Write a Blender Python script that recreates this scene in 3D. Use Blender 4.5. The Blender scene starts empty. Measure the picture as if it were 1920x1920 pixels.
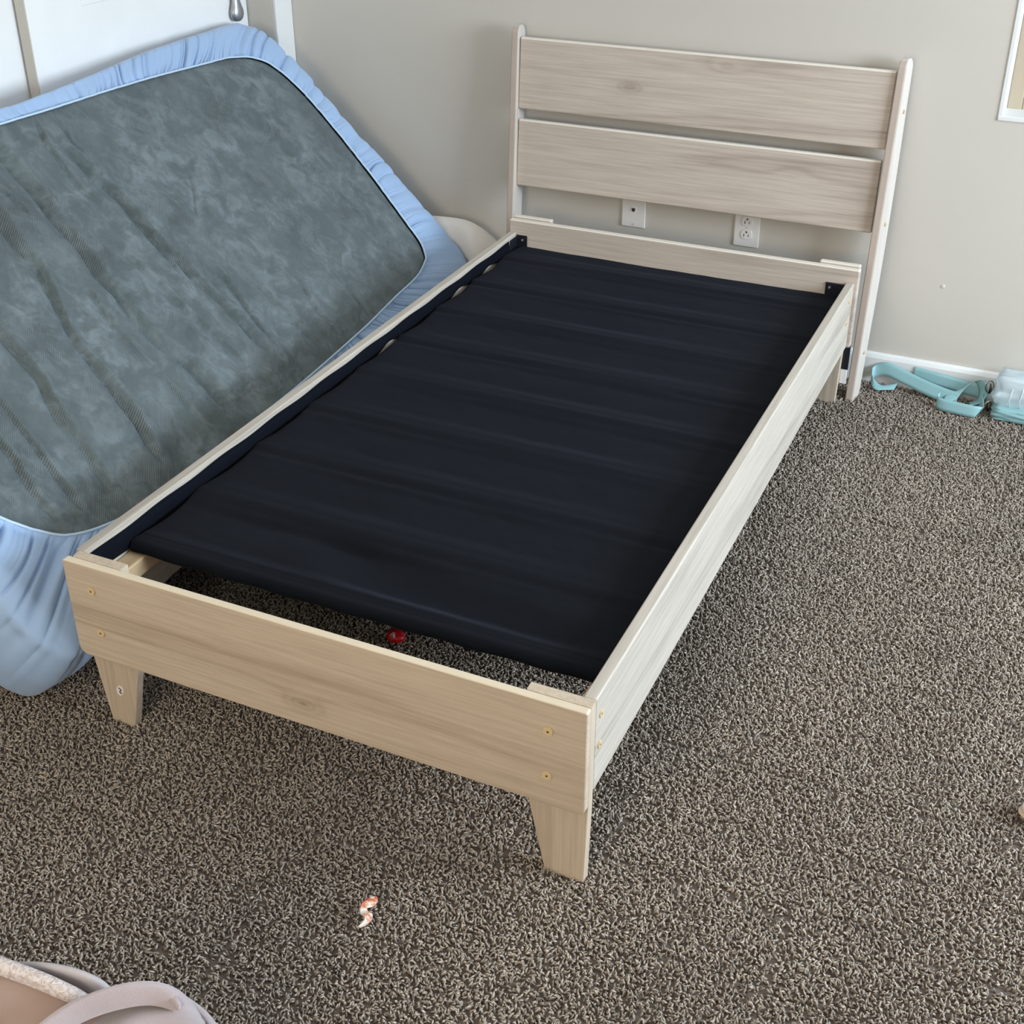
import bpy, bmesh, math, random
import numpy as np
from mathutils import Vector, Matrix, noise as mnoise
random.seed(7); rng = np.random.default_rng(7)
SC = bpy.context.scene
COL = SC.collection

# ------------------------------------------------------------------ camera
F_PX, CX, CY = 2434.73, 955.48, 864.66
CAM = (1.5708, -1.4452, 1.6831)
YAW, PITCH, ROLL = -0.4347, 0.5127, -0.004
def cam_axes():
    cy, sy, cp, sp, cr, sr = math.cos(YAW), math.sin(YAW), math.cos(PITCH), math.sin(PITCH), math.cos(ROLL), math.sin(ROLL)
    f = Vector((cp*sy, cp*cy, -sp)); r = Vector((cy, -sy, 0)); u = r.cross(f)
    return r*cr + u*sr, -r*sr + u*cr, f
R_, U_, F_ = cam_axes()
cd = bpy.data.cameras.new('camera'); cam = bpy.data.objects.new('camera', cd); COL.objects.link(cam)
M = Matrix(((R_.x, U_.x, -F_.x, CAM[0]), (R_.y, U_.y, -F_.y, CAM[1]), (R_.z, U_.z, -F_.z, CAM[2]), (0, 0, 0, 1)))
cam.matrix_world = M
cd.sensor_width = 36; cd.lens = 36*F_PX/1920
cd.shift_x = (960-CX)/1920; cd.shift_y = -(960-CY)/1920
cd.clip_start = 0.05
SC.camera = cam

# ------------------------------------------------------------------ world, lights, exposure
w = bpy.data.worlds.new('world'); SC.world = w; w.use_nodes = True
bg = w.node_tree.nodes['Background']; bg.inputs[0].default_value = (0.72, 0.84, 1.0, 1); bg.inputs[1].default_value = 1.2
def area(name, loc, target, sx, sy, power, col):
    l = bpy.data.lights.new(name, 'AREA'); l.shape = 'RECTANGLE'; l.size = sx; l.size_y = sy
    l.energy = power; l.color = col
    o = bpy.data.objects.new(name, l); COL.objects.link(o); o.location = loc
    o.rotation_euler = (Vector(target)-Vector(loc)).to_track_quat('-Z', 'Y').to_euler()
    return o
ROOM_X1, ROOM_Y0, ROOM_Z1, WY, WX = 4.1, -3.0, 2.44, 2.165, -0.871
# daylight through the big window of the right-hand wall (cool); added warm fill behind the camera
area('window_daylight_right', (ROOM_X1-0.02, 0.80, 1.42), (0.0, 0.80, 0.95), 1.8, 1.25, 124, (0.75, 0.875, 1.0))
area('warm_fill_front', (0.7, ROOM_Y0+0.02, 1.55), (0.5, 2.0, 0.9), 1.6, 1.1, 31, (1.0, 0.835, 0.63))
vs = SC.view_settings; vs.view_transform = 'Standard'; vs.look = 'None'; vs.gamma = 1; vs.use_curve_mapping = False
vs.exposure = 0.55

# ------------------------------------------------------------------ helpers
def tag(o, label=None, cat=None, group=None, kind=None):
    if label: o['label'] = label
    if cat: o['category'] = cat
    if group: o['group'] = group
    if kind: o['kind'] = kind
    return o
def empty(name, loc, label, cat, group=None):
    o = bpy.data.objects.new(name, None); COL.objects.link(o); o.location = loc; o.empty_display_size = .05
    return tag(o, label, cat, group)
def abs_loc(o):
    v = Vector((0, 0, 0))
    while o is not None: v += o.location; o = o.parent
    return v
def obj(name, me, mat=None, parent=None, smooth=False):
    if isinstance(me, bmesh.types.BMesh):
        b = me; me = bpy.data.meshes.new(name); b.to_mesh(me); b.free()
    o = bpy.data.objects.new(name, me); COL.objects.link(o)
    if parent is not None: o.parent = parent; o.location = -abs_loc(parent)
    if mat is not None and not me.materials: me.materials.append(mat)
    if smooth:
        me.polygons.foreach_set('use_smooth', [True]*len(me.polygons))
    return o
def pymesh(name, v, f, smooth=True):
    me = bpy.data.meshes.new(name); me.from_pydata([tuple(map(float, p)) for p in v], [], f); me.update()
    if smooth: me.polygons.foreach_set('use_smooth', [True]*len(me.polygons))
    return me
def box(bm, x0, x1, y0, y1, z0, z1, bev=0, seg=2, mat=None):
    r = bmesh.ops.create_cube(bm, size=1)
    vs_ = r['verts']
    bmesh.ops.scale(bm, vec=(x1-x0, y1-y0, z1-z0), verts=vs_)
    bmesh.ops.translate(bm, vec=((x0+x1)/2, (y0+y1)/2, (z0+z1)/2), verts=vs_)
    if mat is not None: bmesh.ops.transform(bm, matrix=mat, verts=vs_)
    if bev:
        es = list({e for v in vs_ for e in v.link_edges})
        bmesh.ops.bevel(bm, geom=es, offset=bev, segments=seg, profile=.5, affect='EDGES', clamp_overlap=True)
    return bm
def prism(bm, pts, axis, a0, a1, bev=0, seg=2, rbev=None):
    """extrude a 2-D outline along an axis (0=x: pts are (y,z); 1=y: pts are (x,z); 2=z: (x,y))"""
    def P(p, a):
        return {0: (a, p[0], p[1]), 1: (p[0], a, p[1]), 2: (p[0], p[1], a)}[axis]
    A = [bm.verts.new(P(p, a0)) for p in pts]; B = [bm.verts.new(P(p, a1)) for p in pts]
    n = len(pts); fs = [bm.faces.new(A), bm.faces.new(B[::-1])]
    for i in range(n): fs.append(bm.faces.new((A[i], B[i], B[(i+1) % n], A[(i+1) % n])))
    bmesh.ops.recalc_face_normals(bm, faces=fs)
    if bev:
        es = list({e for v in A+B for e in v.link_edges if (v in A) or (v in B)})
        caps = [e for e in es if (e.verts[0] in A) == (e.verts[1] in A)]
        bmesh.ops.bevel(bm, geom=caps, offset=bev, segments=seg, profile=.5, affect='EDGES', clamp_overlap=True)
    return bm
def cyl(bm, c, axis, r, h, n=20, r2=None, bev=0):
    m = Matrix.Translation(c) @ Vector(axis).normalized().to_track_quat('Z', 'Y').to_matrix().to_4x4()
    r_ = bmesh.ops.create_cone(bm, cap_ends=True, segments=n, radius1=r, radius2=r if r2 is None else r2, depth=h, matrix=m)
    if bev:
        es = [e for e in {e for v in r_['verts'] for e in v.link_edges} if len(e.link_faces) == 2 and e.calc_face_angle(0) > 1]
        bmesh.ops.bevel(bm, geom=es, offset=bev, segments=2, affect='EDGES')
    return bm
def tube(pts, r, n=8, closed=False):
    pts = [Vector(p) for p in pts]; v = []; f = []; N = len(pts)
    up = Vector((0, 0, 1))
    for i, p in enumerate(pts):
        a = pts[(i-1) % N] if (closed or i > 0) else p; b = pts[(i+1) % N] if (closed or i < N-1) else p
        t = (b-a).normalized()
        s = t.cross(up) if abs(t.dot(up)) < .95 else t.cross(Vector((1, 0, 0)))
        s.normalize(); q = s.cross(t)
        rr = r[i] if isinstance(r, (list, tuple)) else r
        for k in range(n):
            a_ = 2*math.pi*k/n; v.append(p + s*math.cos(a_)*rr + q*math.sin(a_)*rr)
    M_ = N if closed else N-1
    for i in range(M_):
        for k in range(n):
            f.append((i*n+k, i*n+(k+1) % n, ((i+1) % N)*n+(k+1) % n, ((i+1) % N)*n+k))
    if not closed:
        f.append(tuple(range(n))[::-1]); f.append(tuple((N-1)*n+k for k in range(n)))
    return v, f
def vnoise(x, y, seed=0):
    """smooth value noise, numpy"""
    x = np.asarray(x, float); y = np.asarray(y, float)
    xi = np.floor(x).astype(np.int64); yi = np.floor(y).astype(np.int64); fx = x-xi; fy = y-yi
    def h(a, b):
        n = (a*374761393 + b*668265263 + seed*974634777) & 0x7fffffff
        n = ((n ^ (n >> 13))*1274126177) & 0x7fffffff
        return ((n ^ (n >> 16)) & 0xffff)/32767.5 - 1
    sx = fx*fx*(3-2*fx); sy = fy*fy*(3-2*fy)
    return (h(xi, yi)*(1-sx)+h(xi+1, yi)*sx)*(1-sy) + (h(xi, yi+1)*(1-sx)+h(xi+1, yi+1)*sx)*sy
def fbm(x, y, oct=4, seed=0):
    s = 0; a = 1; t = 0
    for o in range(oct): s = s + a*vnoise(x*2**o, y*2**o, seed+o*17); t += a; a *= .5
    return s/t
def smooth01(x): x = np.clip(x, 0, 1); return x*x*(3-2*x)

# ------------------------------------------------------------------ materials
class NT:
    def __init__(s, name):
        s.m = bpy.data.materials.new(name); s.m.use_nodes = True; s.t = s.m.node_tree; s.n = s.t.nodes; s.l = s.t.links
        s.b = s.n['Principled BSDF']
    def node(s, ty, **k):
        n = s.n.new(ty)
        for a, b in k.items():
            if a == 'inp':
                for i, v in b.items():
                    if hasattr(v, 'links'): s.l.new(v, n.inputs[i])
                    else: n.inputs[i].default_value = v
            else: setattr(n, a, b)
        return n
    def coord(s, scale=(1, 1, 1), rot=(0, 0, 0), loc=(0, 0, 0)):
        tc = s.node('ShaderNodeTexCoord'); mp = s.node('ShaderNodeMapping', inp={'Vector': tc.outputs['Object'], 'Scale': scale, 'Rotation': rot, 'Location': loc})
        return mp.outputs[0]
    def noise(s, vec, scale, detail=3, rough=.5, dist=0):
        return s.node('ShaderNodeTexNoise', inp={'Vector': vec, 'Scale': scale, 'Detail': detail, 'Roughness': rough, 'Distortion': dist}).outputs['Fac']
    def ramp(s, fac, stops):
        n = s.node('ShaderNodeValToRGB', inp={'Fac': fac}); cr = n.color_ramp
        while len(cr.elements) < len(stops): cr.elements.new(.5)
        for e, (p, c) in zip(cr.elements, stops):
            e.position = p; e.color = (c, c, c, 1) if isinstance(c, (int, float)) else tuple(c)+(1,)
        return n.outputs[0]
    def mix(s, f, a, b, mode='MIX'):
        n = s.node('ShaderNodeMix', data_type='RGBA', blend_type=mode)
        for i, v in ((0, f), (6, a), (7, b)):
            if hasattr(v, 'links'): s.l.new(v, n.inputs[i])
            else: n.inputs[i].default_value = v if i == 0 else (tuple(v)+(1,) if len(v) == 3 else v)
        return n.outputs[2]
    def math(s, op, a, b=0.0, c=0.0):
        n = s.node('ShaderNodeMath', operation=op)
        for i, v in enumerate((a, b, c)):
            if hasattr(v, 'links'): s.l.new(v, n.inputs[i])
            else: n.inputs[i].default_value = v
        return n.outputs[0]
    def bump(s, h, strength=.3, dist=.002):
        n = s.node('ShaderNodeBump', inp={'Height': h, 'Strength': strength, 'Distance': dist}); s.l.new(n.outputs[0], s.b.inputs['Normal']); return n
    def set(s, col=None, rough=.6, **k):
        if col is not None:
            if hasattr(col, 'links'): s.l.new(col, s.b.inputs['Base Color'])
            else: s.b.inputs['Base Color'].default_value = tuple(col)+(1,)
        if hasattr(rough, 'links'): s.l.new(rough, s.b.inputs['Roughness'])
        else: s.b.inputs['Roughness'].default_value = rough
        for a, v in k.items(): s.b.inputs[a.replace('_', ' ')].default_value = v
        return s.m
def plain(name, col, rough=.5, **k):
    t = NT(name); v = t.coord()
    n = t.noise(v, 9, 3)
    c = t.mix(n, tuple(x*.94 for x in col), tuple(min(1, x*1.05) for x in col))
    return t.set(c, rough, **k)

def wood(name, axis, off=(0, 0, 0), light=(.60, .50, .385), dark=(.31, .23, .155), knots=()):
    """pale oak laminate: grain runs along world axis 0/1/2"""
    t = NT(name)
    al, ac = .9, 13.0
    sc = [ac, ac, ac]; sc[axis] = al
    v = t.coord(scale=sc, loc=off)
    warp = t.noise(v, .55, 2, .5)                       # broad figure
    fine_sc = [70, 70, 70]; fine_sc[axis] = 2.2
    v2 = t.coord(scale=fine_sc, loc=off)
    fine = t.noise(v2, 2.2, 4, .65)
    sep = t.node('ShaderNodeSeparateXYZ', inp={0: t.coord()})
    cross = 2 if axis != 2 else 0
    a = t.math('MULTIPLY', warp, 16.0)
    b = t.math('MULTIPLY', sep.outputs[cross], 26.0)
    ph = t.math('ADD', a, b)
    kn = None
    for (kx, ky, kz, r) in knots:
        g = t.node('ShaderNodeNewGeometry')
        tc = t.node('ShaderNodeTexCoord')
        s = [1, 1, 1]; s[axis] = .42
        d = t.node('ShaderNodeVectorMath', operation='SUBTRACT', inp={0: tc.outputs['Object'], 1: (kx, ky, kz)})
        m = t.node('ShaderNodeVectorMath', operation='MULTIPLY', inp={0: d.outputs[0], 1: s})
        L = t.node('ShaderNodeVectorMath', operation='LENGTH', inp={0: m.outputs[0]})
        e = t.math('EXPONENT', t.math('MULTIPLY', L.outputs['Value'], -1.0/r))
        kn = e if kn is None else t.math('ADD', kn, e)
    if kn is not None: ph = t.math('ADD', ph, t.math('MULTIPLY', kn, 7.0))
    sn = t.math('SINE', ph)
    band = t.ramp(t.math('MULTIPLY_ADD', sn, .5, .5), [(0, 0.0), (.62, .12), (.9, .75), (1, .35)])
    patch = t.ramp(t.noise(t.coord(scale=[s*.4 for s in sc], loc=(3, 5, 1)), 1.3, 2), [(.35, 0.0), (.65, 1.0)])
    bandm = t.math('MULTIPLY', band, t.math('MULTIPLY_ADD', patch, .75, .25))
    f = t.math('ADD', t.math('MULTIPLY', bandm, .62), t.math('MULTIPLY', t.ramp(fine, [(.36, 0.0), (.70, 1.0)]), .44))
    if kn is not None: f = t.math('ADD', f, t.math('MULTIPLY', t.math('POWER', kn, 2.0), .9))
    c = t.mix(f, light, dark)
    t.bump(fine, .10, .0008)
    return t.set(c, t.math('MULTIPLY_ADD', fine, .15, .42))
KN_S = [(.309, 2.09, .798, .018), (.045, 2.08, .781, .009), (.584, 2.09, .879, .010), (.805, 2.07, .602, .010)]
WX_ = wood('oak_laminate_x', 0, knots=[(.502, 0, .209, .012)])
WS_ = wood('oak_laminate_slat', 0, off=(2, 7, 4), knots=KN_S, light=(.585, .50, .425), dark=(.30, .235, .19))
WB_ = wood('oak_laminate_beam', 0, off=(5, 2, 9), light=(.585, .50, .425), dark=(.30, .235, .19))
WY_ = wood('oak_laminate_y', 1, off=(1, 3, 2), light=(.56, .505, .435), dark=(.27, .235, .20))
WP_ = wood('oak_laminate_post', 2, off=(6, 1, 3), light=(.60, .555, .50), dark=(.40, .36, .32))
WZ_ = wood('oak_laminate_z', 2, off=(4, 1, 3))
LEDGE = wood('pine_ledger', 1, off=(8, 1, 3), light=(.66, .50, .31), dark=(.45, .30, .16))
TOPLIT = plain('toplit_laminate', (.78, .72, .63), .45)  # paler laminate for upward faces, light from above painted into the colour
TOPLITF = plain('toplit_laminate_warm', (.70, .60, .45), .45)  # same painted top light in a warmer tone, for the footboard
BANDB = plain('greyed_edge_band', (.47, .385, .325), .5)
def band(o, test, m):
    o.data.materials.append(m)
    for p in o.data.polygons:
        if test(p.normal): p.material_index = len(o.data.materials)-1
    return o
CAP = plain('screw_cap', (.66, .50, .28), .4)
HOLE = plain('screw_recess', (.10, .07, .04), .7)
WHITE = plain('white_paint', (.72, .73, .72), .45)
DOORW = plain('white_door_paint', (.80, .81, .80), .42)
PLATE = plain('white_plate_plastic', (.78, .77, .74), .35)
DARK = plain('dark_slot', (.03, .03, .03), .6)
BLKMET = plain('black_metal', (.012, .014, .022), .35, Metallic=.2)
BOLT = plain('bolt_steel', (.75, .75, .75), .25, Metallic=.9)
NICKEL = plain('dark_nickel', (.36, .37, .39), .38, Metallic=.85)
TAN = plain('tan_window_frame', (.42, .345, .25), .5)
TAN2 = plain('tan_window_blind', (.37, .32, .25), .7)
STICK = plain('sticker_paper', (.80, .74, .68), .6)
INK = plain('black_ink', (.012, .008, .006), .6)

def wall_mat(name, col):
    t = NT(name); v = t.coord()
    big = t.noise(v, 1.6, 3); fine = t.noise(v, 160, 3, .6); mid = t.noise(v, 28, 3)
    c = t.mix(big, tuple(x*.96 for x in col), tuple(x*1.04 for x in col))
    h = t.math('ADD', t.math('MULTIPLY', fine, .5), mid)
    t.bump(h, .12, .0012)
    return t.set(c, .62)
WALL = wall_mat('wall_paint_greige', (.565, .53, .475))
CEIL = wall_mat('ceiling_paint', (.80, .79, .76))

# carpet
t = NT('carpet_yarn')
at = t.node('ShaderNodeAttribute', attribute_name='tuft'); at.attribute_type = 'GEOMETRY'
geo = t.node('ShaderNodeNewGeometry')
n1 = t.noise(geo.outputs['Position'], 2.3, 3)
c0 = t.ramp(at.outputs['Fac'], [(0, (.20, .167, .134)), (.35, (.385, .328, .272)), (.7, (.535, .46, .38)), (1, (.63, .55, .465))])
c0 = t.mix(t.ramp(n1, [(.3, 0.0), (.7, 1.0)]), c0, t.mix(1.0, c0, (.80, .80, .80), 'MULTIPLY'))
CARPET = t.set(c0, .95)
t.b.inputs['Specular IOR Level'].default_value = .1
t = NT('carpet_backing'); CARPB = t.set((.15, .12, .10), 1.0)

# ------------------------------------------------------------------ room shell
def struct(name, bm, mat, parent=None):
    o = obj(name, bm, mat, parent)
    if parent is None: o['kind'] = 'structure'
    return o
bm = bmesh.new(); box(bm, WX-.3, ROOM_X1+.12, ROOM_Y0-.12, WY+.12, -.06, -.010); struct('floor', bm, CARPB)
bm = bmesh.new(); box(bm, WX-.3, ROOM_X1+.12, ROOM_Y0-.12, WY+.12, ROOM_Z1, ROOM_Z1+.1); struct('ceiling', bm, CEIL)
# back wall with the window opening
OX0, OX1, OZ0, OZ1 = 1.301, 2.50, .791, 1.95
bm = bmesh.new()
box(bm, WX-.3, OX0, WY, WY+.12, -.02, ROOM_Z1); box(bm, OX1, ROOM_X1+.12, WY, WY+.12, -.02, ROOM_Z1)
box(bm, OX0, OX1, WY, WY+.12, -.02, OZ0); box(bm, OX0, OX1, WY, WY+.12, OZ1, ROOM_Z1)
wb = struct('wall_back', bm, WALL)
# small spackled dent in the wall
bm = bmesh.new(); bmesh.ops.create_uvsphere(bm, u_segments=16, v_segments=8, radius=1, matrix=Matrix.Translation((1.238, WY-.0002, .318)) @ Matrix.Diagonal((.0065, .0014, .0065, 1)))
obj('wall_anchor', bm, plain('spackle', (.60, .57, .52), .6), wb, smooth=True)
# left wall with the closet opening
CY0, CY1, CZ1 = .10, 2.073, 2.03
bm = bmesh.new()
box(bm, WX-.13, WX, CY1, WY, -.02, ROOM_Z1); box(bm, WX-.13, WX, ROOM_Y0-.12, CY0, -.02, ROOM_Z1)
box(bm, WX-.13, WX, CY0, CY1, CZ1, ROOM_Z1)
box(bm, WX-.30, WX-.18, ROOM_Y0-.12, WY+.12, -.02, ROOM_Z1)
struct('wall_left', bm, WALL)
# white casing on the room face of the closet opening
bm = bmesh.new(); box(bm, WX, WX+.012, CY1+.001, WY-.001, 0, CZ1+.07, .003)
struct('trim_1', bm, WHITE)
bm = bmesh.new(); box(bm, WX, WX+.012, CY0-.07, WY-.001, CZ1+.001, CZ1+.07, .003)
struct('trim_2', bm, WHITE)
# right wall with a window opening, front wall with an opening added for the fill
def wall_with_hole(name, axis, pos, th, a0, a1, h0, h1, z0, z1):
    bm = bmesh.new()
    def bb(p, q, r, s):
        if axis == 0: box(bm, pos, pos+th, p, q, r, s)
        else: box(bm, p, q, pos, pos+th, r, s)
    bb(a0, h0, -.02, ROOM_Z1); bb(h1, a1, -.02, ROOM_Z1); bb(h0, h1, -.02, z0); bb(h0, h1, z1, ROOM_Z1)
    return struct(name, bm, WALL)
wall_with_hole('wall_right', 0, ROOM_X1, .12, ROOM_Y0-.12, WY+.12, -.10, 1.70, .79, 2.05)
wall_with_hole('wall_front', 1, ROOM_Y0-.12, .12, WX-.3, ROOM_X1+.12, -.10, 1.50, 1.0, 2.10)
# baseboards
def baseboard(name, x0, x1):
    bm = bmesh.new()
    prism(bm, [(WY, -.01), (WY-.014, -.01), (WY-.014, .074), (WY-.010, .084), (WY-.004, .088), (WY, .088)], 0, x0, x1)
    return struct(name, bm, WHITE)
baseboard('baseboard_back', WX+.012, ROOM_X1)
bm = bmesh.new(); box(bm, WX, WX+.014, ROOM_Y0, CY0-.07, -.01, .088, .003); struct('baseboard_left', bm, WHITE)
bm = bmesh.new(); box(bm, WX+.014, ROOM_X1-.014, ROOM_Y0, ROOM_Y0+.014, -.01, .088, .003); struct('baseboard_front', bm, WHITE)
bm = bmesh.new(); box(bm, WX, WX+.012, CY0-.07, CY0-.001, 0, CZ1, .003); struct('trim_3', bm, WHITE)
bm = bmesh.new(); box(bm, ROOM_X1-.014, ROOM_X1, ROOM_Y0, WY-.014, -.01, .088, .003); struct('baseboard_right', bm, WHITE)

# window in the back wall, only its lower left corner is in view
wi = bpy.data.objects.new('window_1', None); COL.objects.link(wi); wi.location = (1.9, WY, .8); wi['kind'] = 'structure'
bm = bmesh.new()
box(bm, OX0, OX0+.012, WY-.003, WY+.10, OZ0, OZ1, .002); obj('jamb_lining', bm, WHITE, wi)
bm = bmesh.new(); box(bm, OX0, OX1, WY-.004, WY+.10, OZ0, OZ0+.014, .003); obj('sill', bm, WHITE, wi)
bm = bmesh.new()
y0, y1 = WY+.085, WY+.115
box(bm, OX0+.012, OX0+.050, y0, y1, OZ0+.012, OZ1, .003); box(bm, OX1-.04, OX1, y0, y1, OZ0+.012, OZ1, .003)
box(bm, OX0+.050, OX1-.04, y0, y1, OZ0+.012, OZ0+.048, .003); box(bm, OX0+.050, OX1-.04, y0, y1, OZ1-.04, OZ1, .003)
obj('window_frame', bm, TAN, wi)
bm = bmesh.new(); box(bm, OX0+.05, OX1-.04, y0+.010, y1-.004, OZ0+.048, OZ1-.04); obj('window_shade', bm, TAN2, wi)
# windows outside the frame: daylight right, front one added for the warm fill
def out_window(name, axis, pos, a0, a1, z0, z1):
    r = bpy.data.objects.new(name, None); COL.objects.link(r); r['kind'] = 'structure'
    bm = bmesh.new()
    def bb(p, q, s, u, d0=0, d1=.05):
        if axis == 0: box(bm, pos+d0, pos+d1, p, q, s, u)
        else: box(bm, p, q, pos-d1, pos-d0, s, u)
    for s, u in ((z0, z0+.04), (z1-.04, z1)): bb(a0, a1, s, u, .03, .09)
    for p, q in ((a0, a0+.04), (a1-.04, a1), ((a0+a1)/2-.02, (a0+a1)/2+.02)): bb(p, q, z0+.04, z1-.04, .03, .09)
    obj('window_frame', bm, WHITE, r)
out_window('window_2', 0, ROOM_X1, -.10, 1.70, .79, 2.05)
out_window('fill_window', 1, ROOM_Y0, -.10, 1.50, 1.0, 2.10)

# closet sliding doors
DX = -.965
def closet_door(name, xf, ya, yb, panel=True):
    r = bpy.data.objects.new(name, None); COL.objects.link(r); r.location = (xf, (ya+yb)/2, 0); r['kind'] = 'structure'
    bm = bmesh.new(); box(bm, xf-.032, xf, ya, yb, .012, 2.0, .002); obj('door_slab', bm, DOORW, r)
    # moulded panels
    for (z0, z1) in ((1.05, 1.86), (.18, .76)):
        a, b = ya+.20, yb-.17
        bm = bmesh.new()
        for (p, q, s, u) in ((a, b, z0, z0+.022), (a, b, z1-.022, z1), (a, a+.022, z0+.022, z1-.022), (b-.022, b, z0+.022, z1-.022)):
            box(bm, xf-.002, xf+.0035, p, q, s, u, .0025, 2)
        box(bm, xf-.002, xf+.0015, a+.05, b-.05, z0+.05, z1-.05, .001)
        obj('panel_moulding', bm, DOORW, r)
    return r
d1 = closet_door('door_1', DX, 1.136, 2.070)
d2 = closet_door('door_2', DX-.040, .105, 1.20)
bm = bmesh.new(); box(bm, DX-.033, DX-.001, 1.1330, 1.1365, .012, 2.0, .001); obj('door_edge', bm, plain('greige_edge', (.55, .52, .46), .5), d1)
# pull handle of the front door: a drop-shaped dark nickel pull
prof = [(0.0, .013), (.012, .0105), (.030, .009), (.045, .0095), (.058, .0125), (.070, .0155), (.082, .0160), (.092, .0135), (.099, .008), (.101, .001)]
v = []; f = []; n = 20
for (dz, r) in prof:
    for k in range(n):
        a = 2*math.pi*k/n; v.append((DX+.014+.014*math.cos(a)*(r/.016+.2), 1.996+1.75*r*math.sin(a), .992+.013-dz*1.05))
for i in range(len(prof)-1):
    for k in range(n): f.append((i*n+k, i*n+(k+1) % n, (i+1)*n+(k+1) % n, (i+1)*n+k))
f.append(tuple(range(n))); f.append(tuple((len(prof)-1)*n+k for k in range(n))[::-1])
obj('door_pull', pymesh('door_pull', v, f), NICKEL, d1)

# ------------------------------------------------------------------ carpet pile (stuff)
def tuft_tile(size, seed, step=.0056):
    r = np.random.default_rng(seed); n = int(size/step); V = []; Fc = []; A = []
    for i in range(n):
        for j in range(n):
            x = (i+.5+r.uniform(-.45, .45))*step - size/2; y = (j+.5+r.uniform(-.45, .45))*step - size/2
            ang = r.uniform(0, 2*math.pi); L = r.uniform(.011, .0155); lean = r.uniform(.45, 1.45); w0 = r.uniform(.0021, .0031)
            curl = r.uniform(-2.2, 2.2); col = r.uniform(0, 1)**1.1
            px, py, pz = x, y, -.011; seg = 4; base = len(V)
            for s in range(seg+1):
                tt = s/seg
                rr = w0*(1.0-.35*tt**2) if s < seg else w0*.40
                th = lean*tt*1.25; a = ang+curl*tt
                dx, dy, dz = math.cos(a)*math.sin(th), math.sin(a)*math.sin(th), math.cos(th)
                if s: px += dx*L/seg; py += dy*L/seg; pz += dz*L/seg
                sx, sy = -math.sin(a), math.cos(a)
                for k in range(3):
                    q = 2*math.pi*k/3 + tt*2.5
                    ca, sa = math.cos(q)*rr, math.sin(q)*rr
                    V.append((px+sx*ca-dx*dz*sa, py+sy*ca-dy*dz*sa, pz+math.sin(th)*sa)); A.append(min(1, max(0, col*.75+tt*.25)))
            for s in range(seg):
                for k in range(3):
                    k2 = (k+1) % 3
                    Fc.append((base+s*3+k, base+s*3+k2, base+(s+1)*3+k2, base+(s+1)*3+k))
            Fc.append((base+seg*3, base+seg*3+1, base+seg*3+2))
    me = bpy.data.meshes.new('pile_tile'); me.from_pydata(V, [], Fc); me.update()
    at = me.attributes.new('tuft', 'FLOAT', 'POINT'); at.data.foreach_set('value', A)
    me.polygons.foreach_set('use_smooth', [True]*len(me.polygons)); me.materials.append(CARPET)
    return me
TS = .16
tiles = [bpy.data.objects.new('pile_tile', tuft_tile(TS, 11+i)) for i in range(4)]
pts = []; idx = []; rot = []
x = WX+TS/2-.01
while x < 2.9:
    y = WY-TS/2
    while y > -1.65:
        pts.append((x, y, 0)); idx.append(int(rng.integers(0, 4))); rot.append(float(rng.integers(0, 4))*math.pi/2); y -= TS
    x += TS
me = bpy.data.meshes.new('carpet_pile'); me.from_pydata(pts, [], [])
a = me.attributes.new('tile', 'INT', 'POINT'); a.data.foreach_set('value', idx)
a = me.attributes.new('spin', 'FLOAT', 'POINT'); a.data.foreach_set('value', rot)
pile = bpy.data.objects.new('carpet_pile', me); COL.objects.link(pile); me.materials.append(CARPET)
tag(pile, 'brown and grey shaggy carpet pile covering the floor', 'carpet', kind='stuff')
ng = bpy.data.node_groups.new('pile_nodes', 'GeometryNodeTree')
ng.interface.new_socket('Geometry', in_out='INPUT', socket_type='NodeSocketGeometry')
ng.interface.new_socket('Geometry', in_out='OUTPUT', socket_type='NodeSocketGeometry')
gi = ng.nodes.new('NodeGroupInput'); go = ng.nodes.new('NodeGroupOutput'); L = ng.links
gtg = ng.nodes.new('GeometryNodeGeometryToInstance')
for o in reversed(tiles):
    oi = ng.nodes.new('GeometryNodeObjectInfo'); oi.inputs['Object'].default_value = o; L.new(oi.outputs['Geometry'], gtg.inputs[0])
iop = ng.nodes.new('GeometryNodeInstanceOnPoints'); iop.inputs['Pick Instance'].default_value = True
na = ng.nodes.new('GeometryNodeInputNamedAttribute'); na.data_type = 'INT'; na.inputs['Name'].default_value = 'tile'
nb = ng.nodes.new('GeometryNodeInputNamedAttribute'); nb.data_type = 'FLOAT'; nb.inputs['Name'].default_value = 'spin'
cx_ = ng.nodes.new('ShaderNodeCombineXYZ'); e2r = ng.nodes.new('FunctionNodeEulerToRotation')
L.new(gi.outputs[0], iop.inputs['Points']); L.new(gtg.outputs[0], iop.inputs['Instance']); L.new(na.outputs['Attribute'], iop.inputs['Instance Index'])
L.new(nb.outputs['Attribute'], cx_.inputs['Z']); L.new(cx_.outputs[0], e2r.inputs[0]); L.new(e2r.outputs[0], iop.inputs['Rotation'])
L.new(iop.outputs[0], go.inputs[0])
md = pile.modifiers.new('pile', 'NODES'); md.node_group = ng

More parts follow.
